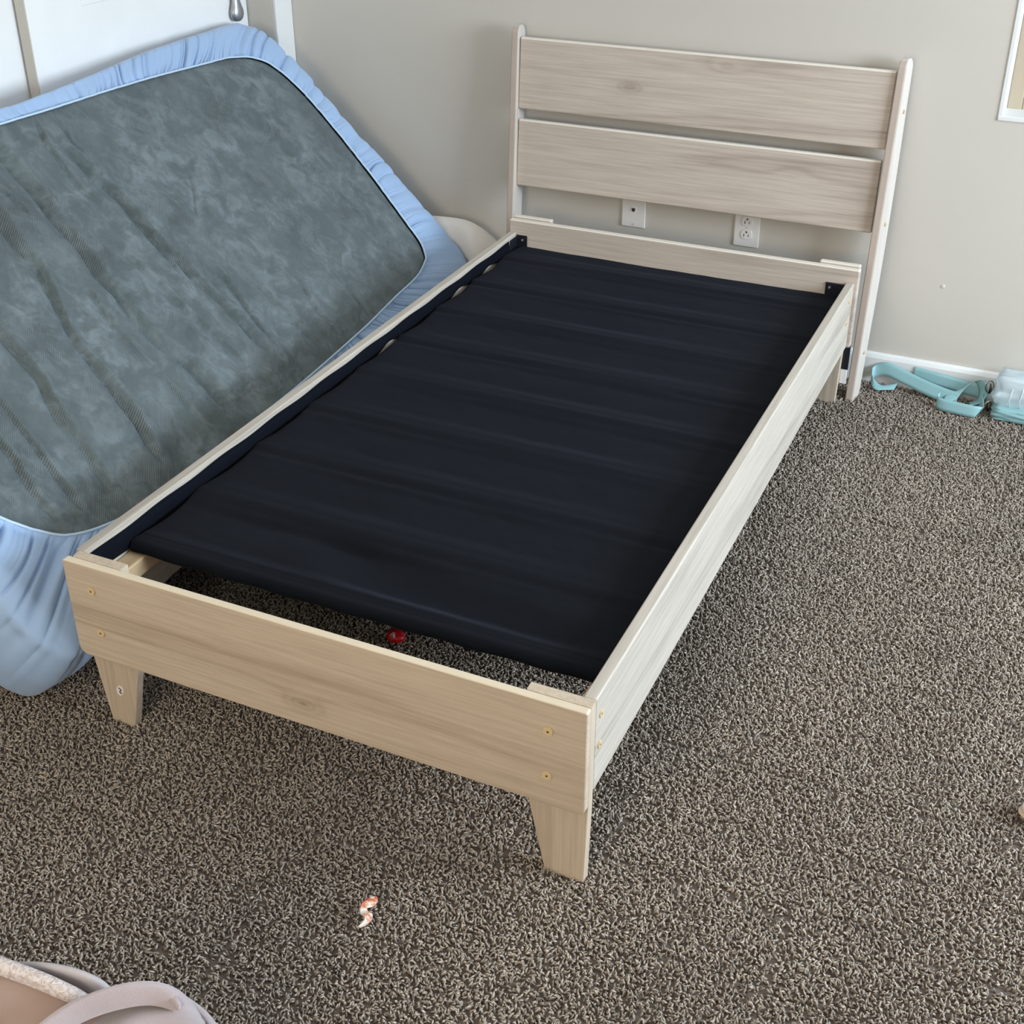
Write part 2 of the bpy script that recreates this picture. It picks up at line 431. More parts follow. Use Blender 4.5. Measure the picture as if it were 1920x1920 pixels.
# ------------------------------------------------------------------ bed frame
W, Lb, ZT, ZB, ZR, TH = 1.03, 1.946, .3727, .1597, .1835, .022
bed = empty('bed_frame', (W/2, 1.0, 0), 'pale oak twin bed frame with slatted headboard standing on the carpet', 'bed frame')
def rounded_rect(x0, x1, z0, z1, rs, n=6):
    out = []
    for (cx, cz, a0, r) in ((x1-rs[1], z0+rs[1], -90, rs[1]), (x1-rs[2], z1-rs[2], 0, rs[2]), (x0+rs[3], z1-rs[3], 90, rs[3]), (x0+rs[0], z0+rs[0], 180, rs[0])):
        for i in range(n+1):
            a = math.radians(a0+90*i/n); out.append((cx+r*math.cos(a), cz+r*math.sin(a)))
    return out
# footboard
bm = bmesh.new(); prism(bm, rounded_rect(0, W, ZB, ZT, (.020, .012, .004, .006)), 1, 0, .016, .003, 3)
fb = band(obj('footboard', bm, WX_, bed), lambda n: n.z > .3, TOPLITF)
def cap(parent, c, ax, r=.0085):
    bm = bmesh.new(); cyl(bm, Vector(c)+Vector(ax)*.001, ax, r, .003, 20, bev=.0008); s = obj('screw_cap', bm, CAP, parent, )
    bm = bmesh.new(); cyl(bm, Vector(c)+Vector(ax)*.0024, ax, r*.26, .0008, 8); box
    h = bmesh.new(); bm2 = bm
    bm2.to_mesh(bpy.data.meshes.new('tmp')); 
    # dark hex recess joined to the cap mesh through a second material slot
    me = s.data; me.materials.append(HOLE)
    b = bmesh.new(); b.from_mesh(me); k = len(b.faces); cyl(b, Vector(c)+Vector(ax)*.0024, ax, r*.26, .0008, 8)
    b.faces.ensure_lookup_table()
    for fc in b.faces[k:]: fc.material_index = 1
    b.to_mesh(me); b.free(); bm.free(); h.free()
    return s
for (x, z) in ((.059, .319), (.063, .226), (.965, .316), (.964, .224)): cap(fb, (x, -.0005, z), (0, -1, 0))
# foot legs, their tops stand proud behind the footboard
def foot_leg(x0, x1, xb0, xb1, y0=.0162, y1=.037):
    bm = bmesh.new(); prism(bm, [(xb0, -.009), (xb1, -.009), (x1, ZB), (x1, ZT), (x0, ZT), (x0, ZB)], 1, y0, y1, .002, 2)
    return obj('leg', bm, WZ_, bed)
lg = foot_leg(.012, .122, .033, .086)
foot_leg(.920, W-.0005, .955, W-.004)
foot_leg(.012, .122, .033, .086, Lb+.024, Lb+.044)
foot_leg(.920, W-.012, .945, W-.016, Lb+.024, Lb+.044)
# side rails
for s, (x0, x1) in enumerate(((0, TH), (W-TH, W))):
    bm = bmesh.new(); box(bm, x0, x1, .0372, Lb-.001, ZR, ZT, .003, 3)
    rl = obj('side_rail', bm, WY_, bed)
    ax = (1, 0, 0) if s else (-1, 0, 0); xc = W-.0005 if s else .0005
    for (y, z) in ((.058, .330), (.056, .268), (1.898, .338), (1.896, .274)): cap(rl, (xc, y, z), ax, .0075)
    # inner ledger
    bm = bmesh.new()
    if s == 0: box(bm, TH+.001, TH+.040, .040, Lb-.02, .272, .3085, .003)
    else: box(bm, W-TH-.030, W-TH-.001, .040, Lb-.02, .262, .3085, .003)
    obj('ledger', bm, LEDGE, bed)
# black fastening strip standing along the inside of the left rail
FAB = NT('black_cover_fabric')
vv = FAB.coord()
wv = FAB.node('ShaderNodeTexNoise', inp={'Vector': FAB.coord(scale=(500, 500, 500)), 'Scale': 1.0, 'Detail': 2}).outputs['Fac']
lint = FAB.ramp(FAB.noise(vv, 210, 2), [(.74, 0.0), (.80, 1.0)])
cc = FAB.mix(FAB.noise(vv, 4, 3), (.0028, .0036, .0055), (.0050, .0062, .0090))
cc = FAB.mix(FAB.math('MULTIPLY', lint, .10), cc, (.12, .13, .15))
FAB.bump(wv, .35, .0006)
FAB.set(cc, .95); FAB.b.inputs['Specular IOR Level'].default_value = .12; FAB.b.inputs['Sheen Weight'].default_value = .03; FAB.b.inputs['Sheen Roughness'].default_value = .5
FAB.b.inputs['Sheen Tint'].default_value = (.6, .7, 1, 1); FABM = FAB.m
t = NT('navy_strip'); t.bump(t.noise(t.coord(), 300, 2), .3, .0005); NAVY = t.set((.002, .0035, .008), .9); t.b.inputs['Specular IOR Level'].default_value = .12
def strip_mesh():
    v = []; f = []; n = 160
    for i in range(n+1):
        y = .040+(Lb-.06-.040)*i/n
        wob = .0015*math.sin(y*31)
        top = .360+wob
        gap = sum(math.exp(-((y-c)/.055)**2) for c in (1.165, 1.555, 1.74))
        low = .3175+.002*math.sin(y*29)+.0165*min(1, gap)
        prof = [(TH+.0012, top), (TH+.0030, top+.001), (TH+.0042+.001*math.sin(y*17), max(.345, low)), (TH+.0040, low)]
        for p in prof: v.append((p[0], y, p[1]))
    k = 4
    for i in range(n):
        for j in range(k-1): f.append((i*k+j, i*k+j+1, (i+1)*k+j+1, (i+1)*k+j))
    return pymesh('rail_strip', v, f)
rs = obj('rail_strip', strip_mesh(), NAVY, bed); md = rs.modifiers.new('t', 'SOLIDIFY'); md.thickness = .0012; md.offset = 0
# head cross beam
bm = bmesh.new(); prism(bm, rounded_rect(-.002, W+.010, .181, .409, (.006, .006, .005, .005)), 1, Lb, Lb+.022, .004, 3)
band(obj('crossbeam', bm, WB_, bed), lambda n: n.z > .3, TOPLIT)
for (x0, x1) in ((.002, .124), (.925, 1.036)):
    bm = bmesh.new(); box(bm, x0, x1, Lb+.0235, Lb+.044, .3735, .4135, .004, 3); band(obj('cleat', bm, WB_, bed), lambda n: n.z > .3 or n.x < -.5, TOPLIT)
# corner brackets
for (x0, x1, bx) in ((TH+.001, TH+.036, TH+.022), (W-TH-.055, W-TH-.001, W-TH-.043)):
    bm = bmesh.new(); box(bm, x0, x1, Lb-.004, Lb-.0005, .315, .366, .006, 2)
    wallx = TH+.001 if bx < .5 else W-TH-.004
    box(bm, wallx, wallx+.003, Lb-.05, Lb-.001, .315, .362, .001, 1)
    br = obj('bracket', bm, BLKMET, bed)
    bm = bmesh.new(); cyl(bm, (bx, Lb-.007, .352), (0, -1, 0), .0038, .005, 12, bev=.001); obj('bolt', bm, BOLT, br)
# headboard posts, leaning back
def lean(z): return 2.004+.100*z
def post(xb0, xt0, w, turn=0):
    ys = []; n = 24; zt = .938
    prof = []
    def dep(z): return .052+.016*math.sin(min(1, z/.9)*math.pi)**1.2
    front = [(lean(z), z) for z in np.linspace(-.009, zt-.028, 14)]
    top = []
    z0 = zt-.028; d = dep(z0); y0 = lean(z0); c = y0+d/2
    for a in np.linspace(180, 0, 11)[1:-1]:
        top.append((c+d/2*math.cos(math.radians(a)), z0+.028*math.sin(math.radians(a))))
    back = [(lean(z)+dep(z), z) for z in np.linspace(zt-.028, -.009, 14)]
    bm = bmesh.new(); prism(bm, front+top+back, 0, 0, w, .0035, 2)
    for v_ in bm.verts: v_.co.x += xb0+(xt0-xb0)*max(0, v_.co.z)/.93+turn*(v_.co.y-lean(v_.co.z))
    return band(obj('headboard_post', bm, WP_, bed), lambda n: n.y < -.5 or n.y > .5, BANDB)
post(-.052, -.062, .022); pr = post(1.0365, 1.0415, .022, .19)
for z in (.13, .50, .80):
    xx = 1.0365+.005*z/.93+.022+.19*.034
    cap(pr, (xx, lean(z)+.034, z), (1, 0, 0), .006)
# headboard slats
Lm = Matrix.Translation((0, 2.015, 0)) @ Matrix.Shear('XY', 4, (0, 0)) 
def slat(z0, z1, xa, xb):
    bm = bmesh.new(); box(bm, xa, xb, 0, .018, z0, z1, .0045, 3)
    for v_ in bm.verts: v_.co.y += lean(v_.co.z)+.010+.020*(.93-v_.co.z)
    return band(obj('headboard_slat', bm, WS_, bed), lambda n: n.z > .3, TOPLIT)
slat(.474, .672, -.036, 1.036); slat(.702, .905, -.038, 1.040)
# lower link plate between head leg and post, with white tag
for x0 in (1.010,):
    bm = bmesh.new(); box(bm, x0, x0+.0255, Lb+.0445, Lb+.051, .095, .185, .001); lp = obj('link_plate', bm, BLKMET, bed)
    bm = bmesh.new(); box(bm, x0+.006, x0+.0245, Lb+.0445, Lb+.050, .050, .092, .001); obj('white_tag', bm, PLATE, lp)
# sticker with an upside-down 2 on the left foot leg
sx, sz = .0655, .078
bm = bmesh.new(); cyl(bm, (0, 0, 0), (0, -1, 0), .0105, .0004, 32)
for v_ in bm.verts:
    x_, z_ = v_.co.x*.78, v_.co.z*1.25
    a = math.radians(-18); v_.co.x = sx+x_*math.cos(a)+z_*math.sin(a)*-1; v_.co.z = sz+x_*math.sin(a)+z_*math.cos(a); v_.co.y += .0158
st = obj('sticker', bm, STICK, lg)
two = []
for (px_, pz_) in [(-.0030, .0062), (-.0010, .0058), (.0010, .0050), (.0024, .0036), (.0026, .0020), (.0014, .0004), (-.0006, -.0010), (-.0016, -.0026), (-.0010, -.0046), (.0006, -.0060), (.0022, -.0056), (.0028, -.0040)]:
    two.append((sx+px_*1.0+.0006, .0160, sz+pz_*.95))
v, f = tube(two, .00125, 6)
v = [(p.x, .0151+(p.y-.0160)*.25, p.z) for p in v]
o2 = obj('sticker', pymesh('numeral', v, f), INK, lg); o2.name = 'numeral'; tag(o2, 'black numeral 2 printed on the sticker')

# ------------------------------------------------------------------ black slat support
mat_t = empty('slat_support', (W/2, 1.0, .31), 'black fabric covered slat support lying inside the bed frame', 'bed base')
nx, ny = 160, 420
X1, Y0, Y1 = W-TH-.002, .143, Lb-.003
pitch_ = .211; RID0 = .365
gx = np.linspace(0, 1, nx+1); gy = np.linspace(0, 1, ny+1)
GX, GY = np.meshgrid(gx, gy)
yy = Y0+(Y1-Y0)*GY
ph = (yy-RID0)/pitch_; fr = ph-np.round(ph)         # 0 on a slat, +-.5 mid span
xl = .029+.013*np.abs(np.sin(ph*math.pi))**1.2 + .004*fbm(yy*9, yy*0+3, 3, 5)
xx = xl+(X1-xl)*GX
sx_ = np.sin(np.clip(GX, 0, 1)*math.pi)
span = smooth01((np.abs(fr)-.10)/.20)
bay = smooth01((Y0+.21-yy)/.03)                     # slack first bay
zz = .3335 - (.0050+.0075*bay)*span*sx_**.4
zz += .0022*np.exp(-(fr/.055)**2)*(.6+.5*fbm(xx*5, np.round(ph), 2, 12))
zz -= .0030*np.exp(-((fr+.13)/.05)**2)*smooth01(.6+.6*fbm(xx*3, np.round(ph)*3, 2, 14))
zz += .0022*fbm(xx*4.2+yy*1.2, yy*9, 4, 2)*span
zz += .0014*fbm(xx*9, yy*16+xx*6, 3, 9)*span
zz += .0060*bay*span*np.sin((xx*6+yy*30)+3*fbm(xx*3, yy*3, 2, 4))*smooth01((xx-.1)/.3)*smooth01((1.0-xx)/.1)
for y_s in (.178,):
    yk = y_s+.002*fbm(xx*5, xx*0, 2, 40)
    zz -= .0016*np.exp(-((yy-yk)/.0020)**2)
near = smooth01((.185-yy)/.02); zz = zz*(1-near)+(.3325-.0016*np.exp(-((yy-.178)/.0020)**2)-.003*sx_)*near
fr_d = np.clip((.014-(yy-Y0))/.014, 0, 1)
zz -= .010*fr_d**2.2
V = np.stack([xx, yy, zz], -1).reshape(-1, 3).tolist(); Fc = []
for j in range(ny):
    for i in range(nx):
        a = j*(nx+1)+i; Fc.append((a, a+1, a+nx+2, a+nx+1))
# front apron rolled under
rows = [(-.001, -.015), (.002, -.021), (.010, -.024), (.040, -.024)]
prev = [i for i in range(nx+1)]
for (dy, dz) in rows:
    cur = []
    for i in range(nx+1):
        p = V[i]; V.append((p[0], Y0+dy-.001+.0015*math.sin(i*.3), .3325+dz-.003*math.sin(i/nx*math.pi))); cur.append(len(V)-1)
    for i in range(nx): Fc.append((prev[i+1], prev[i], cur[i], cur[i+1]))
    prev = cur
cv = obj('fabric_cover', pymesh('fabric_cover', V, Fc), FABM, mat_t)
md = cv.modifiers.new('t', 'SOLIDIFY'); md.thickness = .0016; md.offset = -1
SLW = plain('hidden_slat_wood', (.50, .40, .28), .6)
for k in range(9):
    yk = Y0+.012+(RID0-Y0-.012)*min(k, 1)+max(0, k-1)*pitch_
    bm = bmesh.new(); box(bm, TH+.012, W-TH-.012, yk-.010, min(yk+.040, Lb-.01), .3125, .3205 if k else .3180, .003)
    obj('slat', bm, FABM, mat_t)

# ------------------------------------------------------------------ mattress and fitted sheet
O = Vector((-.010, .030, .165)); Uv = Vector((-.06341378, .99798732, 0)); Vv = Vector((-.717892, -.04561605, .69465837)); Nv = Vector((.69326025, .04405091, .7193398))
On, Un, Vn, Nn = [np.array(q) for q in (O, Uv, Vv, Nv)]
HEM = [(.600, 1.030), (.837, 1.026), (1.021, 1.018), (1.23, 1.012), (1.455, 1.001), (1.649, .987), (1.778, .977), (1.868, .954), (1.918, .922), (1.945, .87), (1.957, .80), (1.948, .613), (1.925, .454), (1.892, .287), (1.871, .203), (1.837, .163), (1.747, .139), (1.565, .130), (1.379, .120), (1.215, .116), (.979, .113), (.780, .116), (.596, .121), (.395, .128), (.254, .140), (.176, .161), (.133, .182), (.088, .230), (.054, .285), (.030, .38), (.02, .55), (.03, .75), (.06, .90), (.13, .985), (.30, 1.022)]
OUT = [(.60, 1.075), (.95, 1.070), (1.20, 1.075), (1.50, 1.088), (1.80, 1.086), (1.97, 1.080), (2.030, 1.045), (2.055, .96), (2.060, .80), (2.052, .65), (2.058, .50), (2.055, .35), (2.050, .20), (2.040, .09), (2.00, .035), (1.90, .012), (1.6, .0), (1.2, -.004), (.8, -.002), (.4, -.006), (.12, -.018), (.03, -.020), (-.035, -.008), (-.064, .035), (-.066, .22), (-.066, .55), (-.06, .85), (-.03, 1.0), (.06, 1.06), (.25, 1.075)]
uc, vc = 1.0, .54
def polar_curve(P, n):
    P = np.array(P); a = np.arctan2((P[:, 1]-vc)/.54, (P[:, 0]-uc)/1.05); r = np.hypot((P[:, 1]-vc)/.54, (P[:, 0]-uc)/1.05)
    o = np.argsort(a); a = a[o]; P = P[o]; 
    a = np.concatenate([a[-3:]-2*math.pi, a, a[:3]+2*math.pi]); P = np.concatenate([P[-3:], P, P[:3]])
    th = np.linspace(-math.pi, math.pi, n, endpoint=False)
    # Catmull-Rom through the points
    def h(vals):
        m = np.gradient(vals, a); i = np.clip(np.searchsorted(a, th)-1, 0, len(a)-2); d = a[i+1]-a[i]; tt = (th-a[i])/d
        return (2*tt**3-3*tt**2+1)*vals[i]+(tt**3-2*tt**2+tt)*m[i]*d+(-2*tt**3+3*tt**2)*vals[i+1]+(tt**3-tt**2)*m[i+1]*d
    return np.stack([np.interp(th, a, P[:, 0])*.35+h(P[:, 0])*.65, np.interp(th, a, P[:, 1])*.35+h(P[:, 1])*.65], -1), th
def resample(P, n):
    d = np.r_[0, np.cumsum(np.hypot(*np.diff(np.vstack([P, P[:1]]), axis=0).T))]; Q = np.vstack([P, P[:1]])
    s = np.linspace(0, d[-1], n, endpoint=False)
    return np.stack([np.interp(s, d, Q[:, 0]), np.interp(s, d, Q[:, 1])], -1), d[-1]
NS = 3000
hem0, th = polar_curve(HEM, 4000); out0, _ = polar_curve(OUT, 4000)
# even spacing along the outer edge, same parameter for the hem
d = np.r_[0, np.cumsum(np.hypot(*np.diff(np.vstack([out0, out0[:1]]), axis=0).T))]; per = d[-1]
sN = np.linspace(0, per, NS, endpoint=False)
def rs_(P): Q = np.vstack([P, P[:1]]); return np.stack([np.interp(sN, d, Q[:, 0]), np.interp(sN, d, Q[:, 1])], -1)
hem, out = rs_(hem0), rs_(out0)
s_ = sN
def pnoise(freq, seed):     # periodic noise around the perimeter
    a = 2*math.pi*np.arange(NS)/NS; R0 = freq/(2*math.pi)*per
    return vnoise(R0*np.cos(a)+50, R0*np.sin(a)+50, seed)
T = .225
rows = []
def add(P, n): rows.append(P @ np.stack([Un, Vn]) + On + np.outer(n, Nn) if np.ndim(n) else P @ np.stack([Un, Vn]) + On + n*Nn)
tang = np.roll(out, -1, 0)-np.roll(out, 1, 0); tang /= np.linalg.norm(tang, axis=1)[:, None]; nor = np.stack([tang[:, 1], -tang[:, 0]], -1)
ctr = out-np.array([uc, vc]); nor *= np.sign((nor*ctr).sum(1))[:, None]
g1 = pnoise(29, 1); g2 = pnoise(62, 2); g3 = pnoise(14, 3); g4 = pnoise(5, 4); g5 = pnoise(20, 6)
wid = np.linalg.norm(out-hem, axis=1)
NF = 26
tl = tang
for k in range(NF+1):                          # face band: hem -> outer edge
    q = k/NF
    slide = (.020*g3+.016*g4)*math.sin(q*math.pi)   # folds run slightly aslant
    P = hem*(1-q)+out*q + tl*slide[:, None]
    gather = math.exp(-q*3.6)*smooth01(np.array(q*14))*1.0
    mid = smooth01(np.array(q*3.0))*(1-.55*q)
    sharp = (1-np.abs(g1))**3
    n = .003+.010*math.sin(min(1, q*1.15)*math.pi*.5)*np.clip(wid/.12, .3, 1) - .028*max(0, q-.72)**2/.078
    v1 = (1-np.abs(g1))**4; v2 = (1-np.abs(g2))**3
    env = smooth01(np.array(q*7.0))*(1-.45*q)*smooth01(np.array((1.02-q)*6))
    n = n - gather*.0085*v2 + gather*.002*g1 - env*.0180*v1*(.25+.75*smooth01(g3*.8+.55)) + mid*(1-q)**.6*(.0050*g5+.0080*g3)
    add(P, n)
for k, (ins, dn) in enumerate(((.0035, -.034), (.008, -.050), (.010, -.068), (.012, -.09), (.013, -.112), (.012, -.135), (.008, -.158), (.006, -.185), (.000, -.205), (-.014, -.220), (-.040, -.226), (-.09, -.226), (-.16, -.228))):
    fade = 1-k/13
    bulge = ins - fade**4*(.0085*(1-np.abs(g1))**3) + .002*g4
    add(out + nor*bulge[:, None], dn*T/.228 + .0012*g5*fade)
n_rows = len(rows)
A_ = np.array(rows)
ctrP = On+Un*uc+Vn*vc-Nn*.228*T/.225
def fold_constraints(P):
    """the soft mattress gives way where it meets the closet door, the wall and the floor"""
    P = P.copy()
    lim = np.where(P[:, 1] < CY0+.05, WX+.014, DX+.006)
    over = lim-P[:, 0]; P[:, 0] = np.where(over > -.02, lim+.02*np.exp(-np.clip((over+.02)/.02, 0, 50)), P[:, 0])
    zo = .002-P[:, 2]; P[:, 2] = np.where(zo > -.02, .002+.02*np.exp(-np.clip((zo+.02)/.02, 0, 50)), P[:, 2])
    # keep clear of the bed rail
    m = (P[:, 2] < ZT+.01) & (P[:, 1] > -.005)
    P[:, 0] = np.where(m, np.minimum(P[:, 0], -.006), P[:, 0])
    return P
flatV = fold_constraints(A_.reshape(-1, 3))
Fc = []
for r in range(n_rows-1):
    b0, b1 = r*NS, (r+1)*NS
    for i in range(NS):
        j = (i+1) % NS; Fc.append((b0+i, b0+j, b1+j, b1+i))
V = flatV.tolist(); V.append(ctrP.tolist()); c = len(V)-1; b0 = (n_rows-1)*NS
for i in range(NS): Fc.append((b0+i, b0+(i+1) % NS, c))
t = NT('sheet_cotton'); v_ = t.coord(); 
wv = t.noise(t.coord(scale=(900, 900, 900)), 1, 2)
cc = t.mix(t.noise(v_, 3.5, 3), (.30, .44, .665), (.345, .485, .70))
t.bump(t.math('ADD', t.math('MULTIPLY', wv, .3), t.noise(v_, 55, 3)), .12, .0015)
SHEET = t.set(cc, .75); t.b.inputs['Sheen Weight'].default_value = .25
sheet = obj('fitted_sheet', pymesh('fitted_sheet', V, Fc), SHEET)
tag(sheet, 'light blue elasticated fitted sheet wrapped around the leaning mattress', 'sheet')
# elastic hem binding
hp = fold_constraints(hem @ np.stack([Un, Vn]) + On + np.outer(.0045+.0008*g2, Nn))
v, f = tube([Vector(p) for p in hp[::3]], .0030, 6, closed=True)
obj('elastic_hem', pymesh('elastic_hem', v, f), plain('sheet_hem', (.50, .66, .83), .7), sheet)

# mattress body with its wrinkled underside
CR = dict(
 A=([(.975, .92), (.985, .85), (.99, .76), (.985, .68), (.975, .62), (.985, .53), (.99, .46), (1.0, .40), (1.01, .31), (1.02, .24)], .026, 1.0),
 B=([(.798, .99), (.796, .883), (.786, .805), (.777, .709), (.754, .619), (.757, .55), (.747, .471), (.751, .385), (.767, .309), (.771, .203)], .030, 1.1),
 C=([(.657, .90), (.623, .774), (.614, .682), (.57, .559), (.537, .496), (.527, .421), (.519, .314), (.488, .204)], .028, .9),
 D=([(.956, 1.013), (.93, .953), (.919, .889), (.909, .807), (.926, .749)], .014, .55),
 E=([(1.014, 1.011), (1.017, .958), (1.005, .91)], .010, .5),
 F=([(.41, .70), (.401, .551), (.392, .479), (.362, .389), (.354, .302), (.335, .206)], .022, .8),
 G=([(.20, .47), (.183, .348), (.175, .265), (.175, .221)], .018, .6),
 H=([(.974, .661), (.965, .541), (.954, .476)], .012, .4),
 I=([(1.074, .475), (1.062, .407), (1.038, .291), (1.027, .206)], .012, .6),
 J=([(1.268, .727), (1.222, .67), (1.163, .619)], .010, .35),
 K=([(1.454, .343), (1.443, .249), (1.433, .133)], .009, .45),
 L=([(.86, .62), (.87, .50), (.88, .40), (.90, .25)], .016, .5),
 M=([(.68, .60), (.66, .48), (.66, .36), (.65, .22)], .014, .5),
 N=([(1.17, .55), (1.16, .42), (1.15, .30), (1.16, .18)], .011, .4),
 P=([(1.30, .34), (1.27, .24), (1.27, .15)], .009, .4),
 Q=([(.70, .97), (.69, .90), (.70, .82)], .013, .5),
 S=([(.28, .60), (.27, .48), (.25, .36), (.24, .22)], .017, .6),
 T=([(.10, .55), (.11, .45), (.10, .35)], .015, .5),
)
mu, mv = 620, 340
gu = np.linspace(-.01, 2.0, mu+1); gv = np.linspace(.035, 1.05, mv+1)
GU, GV = np.meshgrid(gu, gv)
Hh = np.zeros_like(GU)
wob = .012*fbm(GU*6, GV*7, 3, 71)
for key, (pl, wd, am) in CR.items():
    pl = np.array(sorted(pl, key=lambda q: q[1])); uu = np.interp(GV, pl[:, 1], pl[:, 0])
    v0, v1 = pl[0, 1], pl[-1, 1]
    end = smooth01((GV-v0+.05)/.08)*smooth01((v1+.04-GV)/.10)
    seed = ord(key)
    amp = am*(.80+.35*fbm(GV*7, GV*0+seed, 3, seed))
    width = wd*(.80+.40*fbm(GV*6, GV*0+seed, 2, seed+3))
    dd = (GU+wob-uu)/np.maximum(width, .004)
    # one-sided step: rises slowly from the left, drops into a sharp valley at the crease
    rise = smooth01(dd+1)
    prof = np.where(dd > 0, np.exp(-dd*.75), np.where(dd > -1, -.75+1.75*rise, -.75*np.exp((dd+1)*1.1)))
    prof = prof - .45*np.exp(-((dd+.92)/.15)**2)
    Hh += .0175*amp*end*prof
rz = smooth01((1.35-GU)/.5)
Hh += .0055*fbm(GU*7, GV*2.4, 3, 21)*(.35+rz) + .0022*fbm(GU*24, GV*11, 4, 31)*(.5+.8*rz)
# small puckers
pk = fbm(GU*26+2*fbm(GU*8, GV*8, 2, 5), GV*24, 3, 77)
Hh += .0030*np.maximum(0, 1-np.abs(pk)*4.0)*smooth01(fbm(GU*3, GV*3, 2, 8)+.60)
Hh += .0022*fbm(GU*17, GV*15, 3, 91)*smooth01((GU-.9)/.3)
hp_ = hem[::10]; dmin = np.full(GU.shape, 9.0); ins = np.zeros(GU.shape, bool)
for k in range(len(hp_)):
    a_, b_ = hp_[k], hp_[(k+1) % len(hp_)]
    ab = b_-a_; q_ = np.clip(((GU-a_[0])*ab[0]+(GV-a_[1])*ab[1])/(ab@ab), 0, 1)
    dmin = np.minimum(dmin, np.hypot(GU-a_[0]-q_*ab[0], GV-a_[1]-q_*ab[1]))
    ins ^= ((a_[1] > GV) != (b_[1] > GV)) & (GU < (b_[0]-a_[0])*(GV-a_[1])/(b_[1]-a_[1]+1e-12)+a_[0])
sd = np.where(ins, dmin, -dmin)                      # >0 inside the hem
Hh *= smooth01((sd+.002)/.035)
base = -.004-.030*smooth01(-sd/.020)
pt = On+GU[..., None]*Un+GV[..., None]*Vn+(base+Hh)[..., None]*Nn
# never poke through the sheet hem
V = fold_constraints(pt.reshape(-1, 3)).tolist(); Fc = []
for j in range(mv):
    for i in range(mu):
        a = j*(mu+1)+i; Fc.append((a, a+1, a+mu+2, a+mu+1))
# closed sides and back
ring = [i for i in range(mu+1)]+[j*(mu+1)+mu for j in range(1, mv+1)]+[mv*(mu+1)+i for i in range(mu-1, -1, -1)]+[j*(mu+1) for j in range(mv-1, 0, -1)]
base_i = len(V); back = []
for i in ring:
    p = np.array(V[i])-Nn*.12; back.append(p)
back = fold_constraints(np.array(back)+Nn*0.0)
back[:, 2] = np.maximum(back[:, 2], .03)
V += back.tolist(); n = len(ring)
for k in range(n): Fc.append((ring[k], base_i+k, base_i+(k+1) % n, ring[(k+1) % n]))
V.append((On+Un*1.0+Vn*.54-Nn*.15).tolist()); c = len(V)-1
for k in range(n): Fc.append((base_i+k, c, base_i+(k+1) % n))
t = NT('mattress_underside'); v_ = t.coord()
nap = t.noise(v_, 15, 7, .66, .45); nap2 = t.noise(v_, 5.5, 4, .5, .3)
cc = t.mix(t.ramp(nap, [(.40, 0.0), (.50, .35), (.60, 1.0)]), (.090, .114, .120), (.165, .202, .216))
cc = t.mix(t.math('MULTIPLY', t.ramp(nap2, [(.4, 0.0), (.65, 1.0)]), .45), cc, (.112, .138, .142))
# overlapping rounded scuff marks in the brushed nap
wn = t.node('ShaderNodeTexNoise', inp={'Vector': v_, 'Scale': 14.0, 'Detail': 3.0})
wv_ = t.node('ShaderNodeVectorMath', operation='MULTIPLY_ADD', inp={0: wn.outputs['Color'], 1: (.085, .085, .085), 2: v_})
vo = t.node('ShaderNodeTexVoronoi', feature='F1', inp={'Vector': wv_.outputs[0], 'Scale': 19.0, 'Randomness': 1.0})
arc = t.ramp(vo.outputs['Distance'], [(.22, 0.0), (.46, .8), (.55, .15), (.75, 0.0)])
am_ = t.ramp(t.noise(v_, 4.2, 3), [(.42, .10), (.62, 1.0)])
arcm = t.math('MULTIPLY', arc, am_)
cc = t.mix(t.math('MULTIPLY', t.math('MULTIPLY', arcm, t.ramp(nap, [(.42, .15), (.58, 1.0)])), .40), cc, (.235, .275, .29))
# anti-slip ribs, brushed flat in patches
tcn = t.node('ShaderNodeTexCoord'); dt = t.node('ShaderNodeVectorMath', operation='DOT_PRODUCT', inp={0: tcn.outputs['Object'], 1: tuple((Uv*.63-Vv*.77).normalized())})
rib = t.math('MULTIPLY_ADD', t.math('SINE', t.math('MULTIPLY', dt.outputs['Value'], 2*math.pi/.0042)), .5, .5)
mask = t.ramp(t.noise(v_, 7.5, 3, .5), [(.47, 0.0), (.60, 1.0)])
ribm = t.math('MULTIPLY', rib, mask)
cc = t.mix(t.math('MULTIPLY', ribm, .62), cc, (.060, .070, .070))
hgt = t.math('ADD', t.math('MULTIPLY', ribm, .5), t.math('ADD', t.math('MULTIPLY', nap, 1.6), t.math('MULTIPLY', arcm, .7)))
t.bump(hgt, .6, .0026)
MATT = t.set(cc, .95); t.b.inputs['Specular IOR Level'].default_value = .15; t.b.inputs['Sheen Weight'].default_value = .10; t.b.inputs['Sheen Roughness'].default_value = .6
mt = obj('mattress', pymesh('mattress', V, Fc), MATT)
tag(mt, 'grey twin mattress showing its wrinkled non-slip underside, leaning on closet doors', 'mattress')

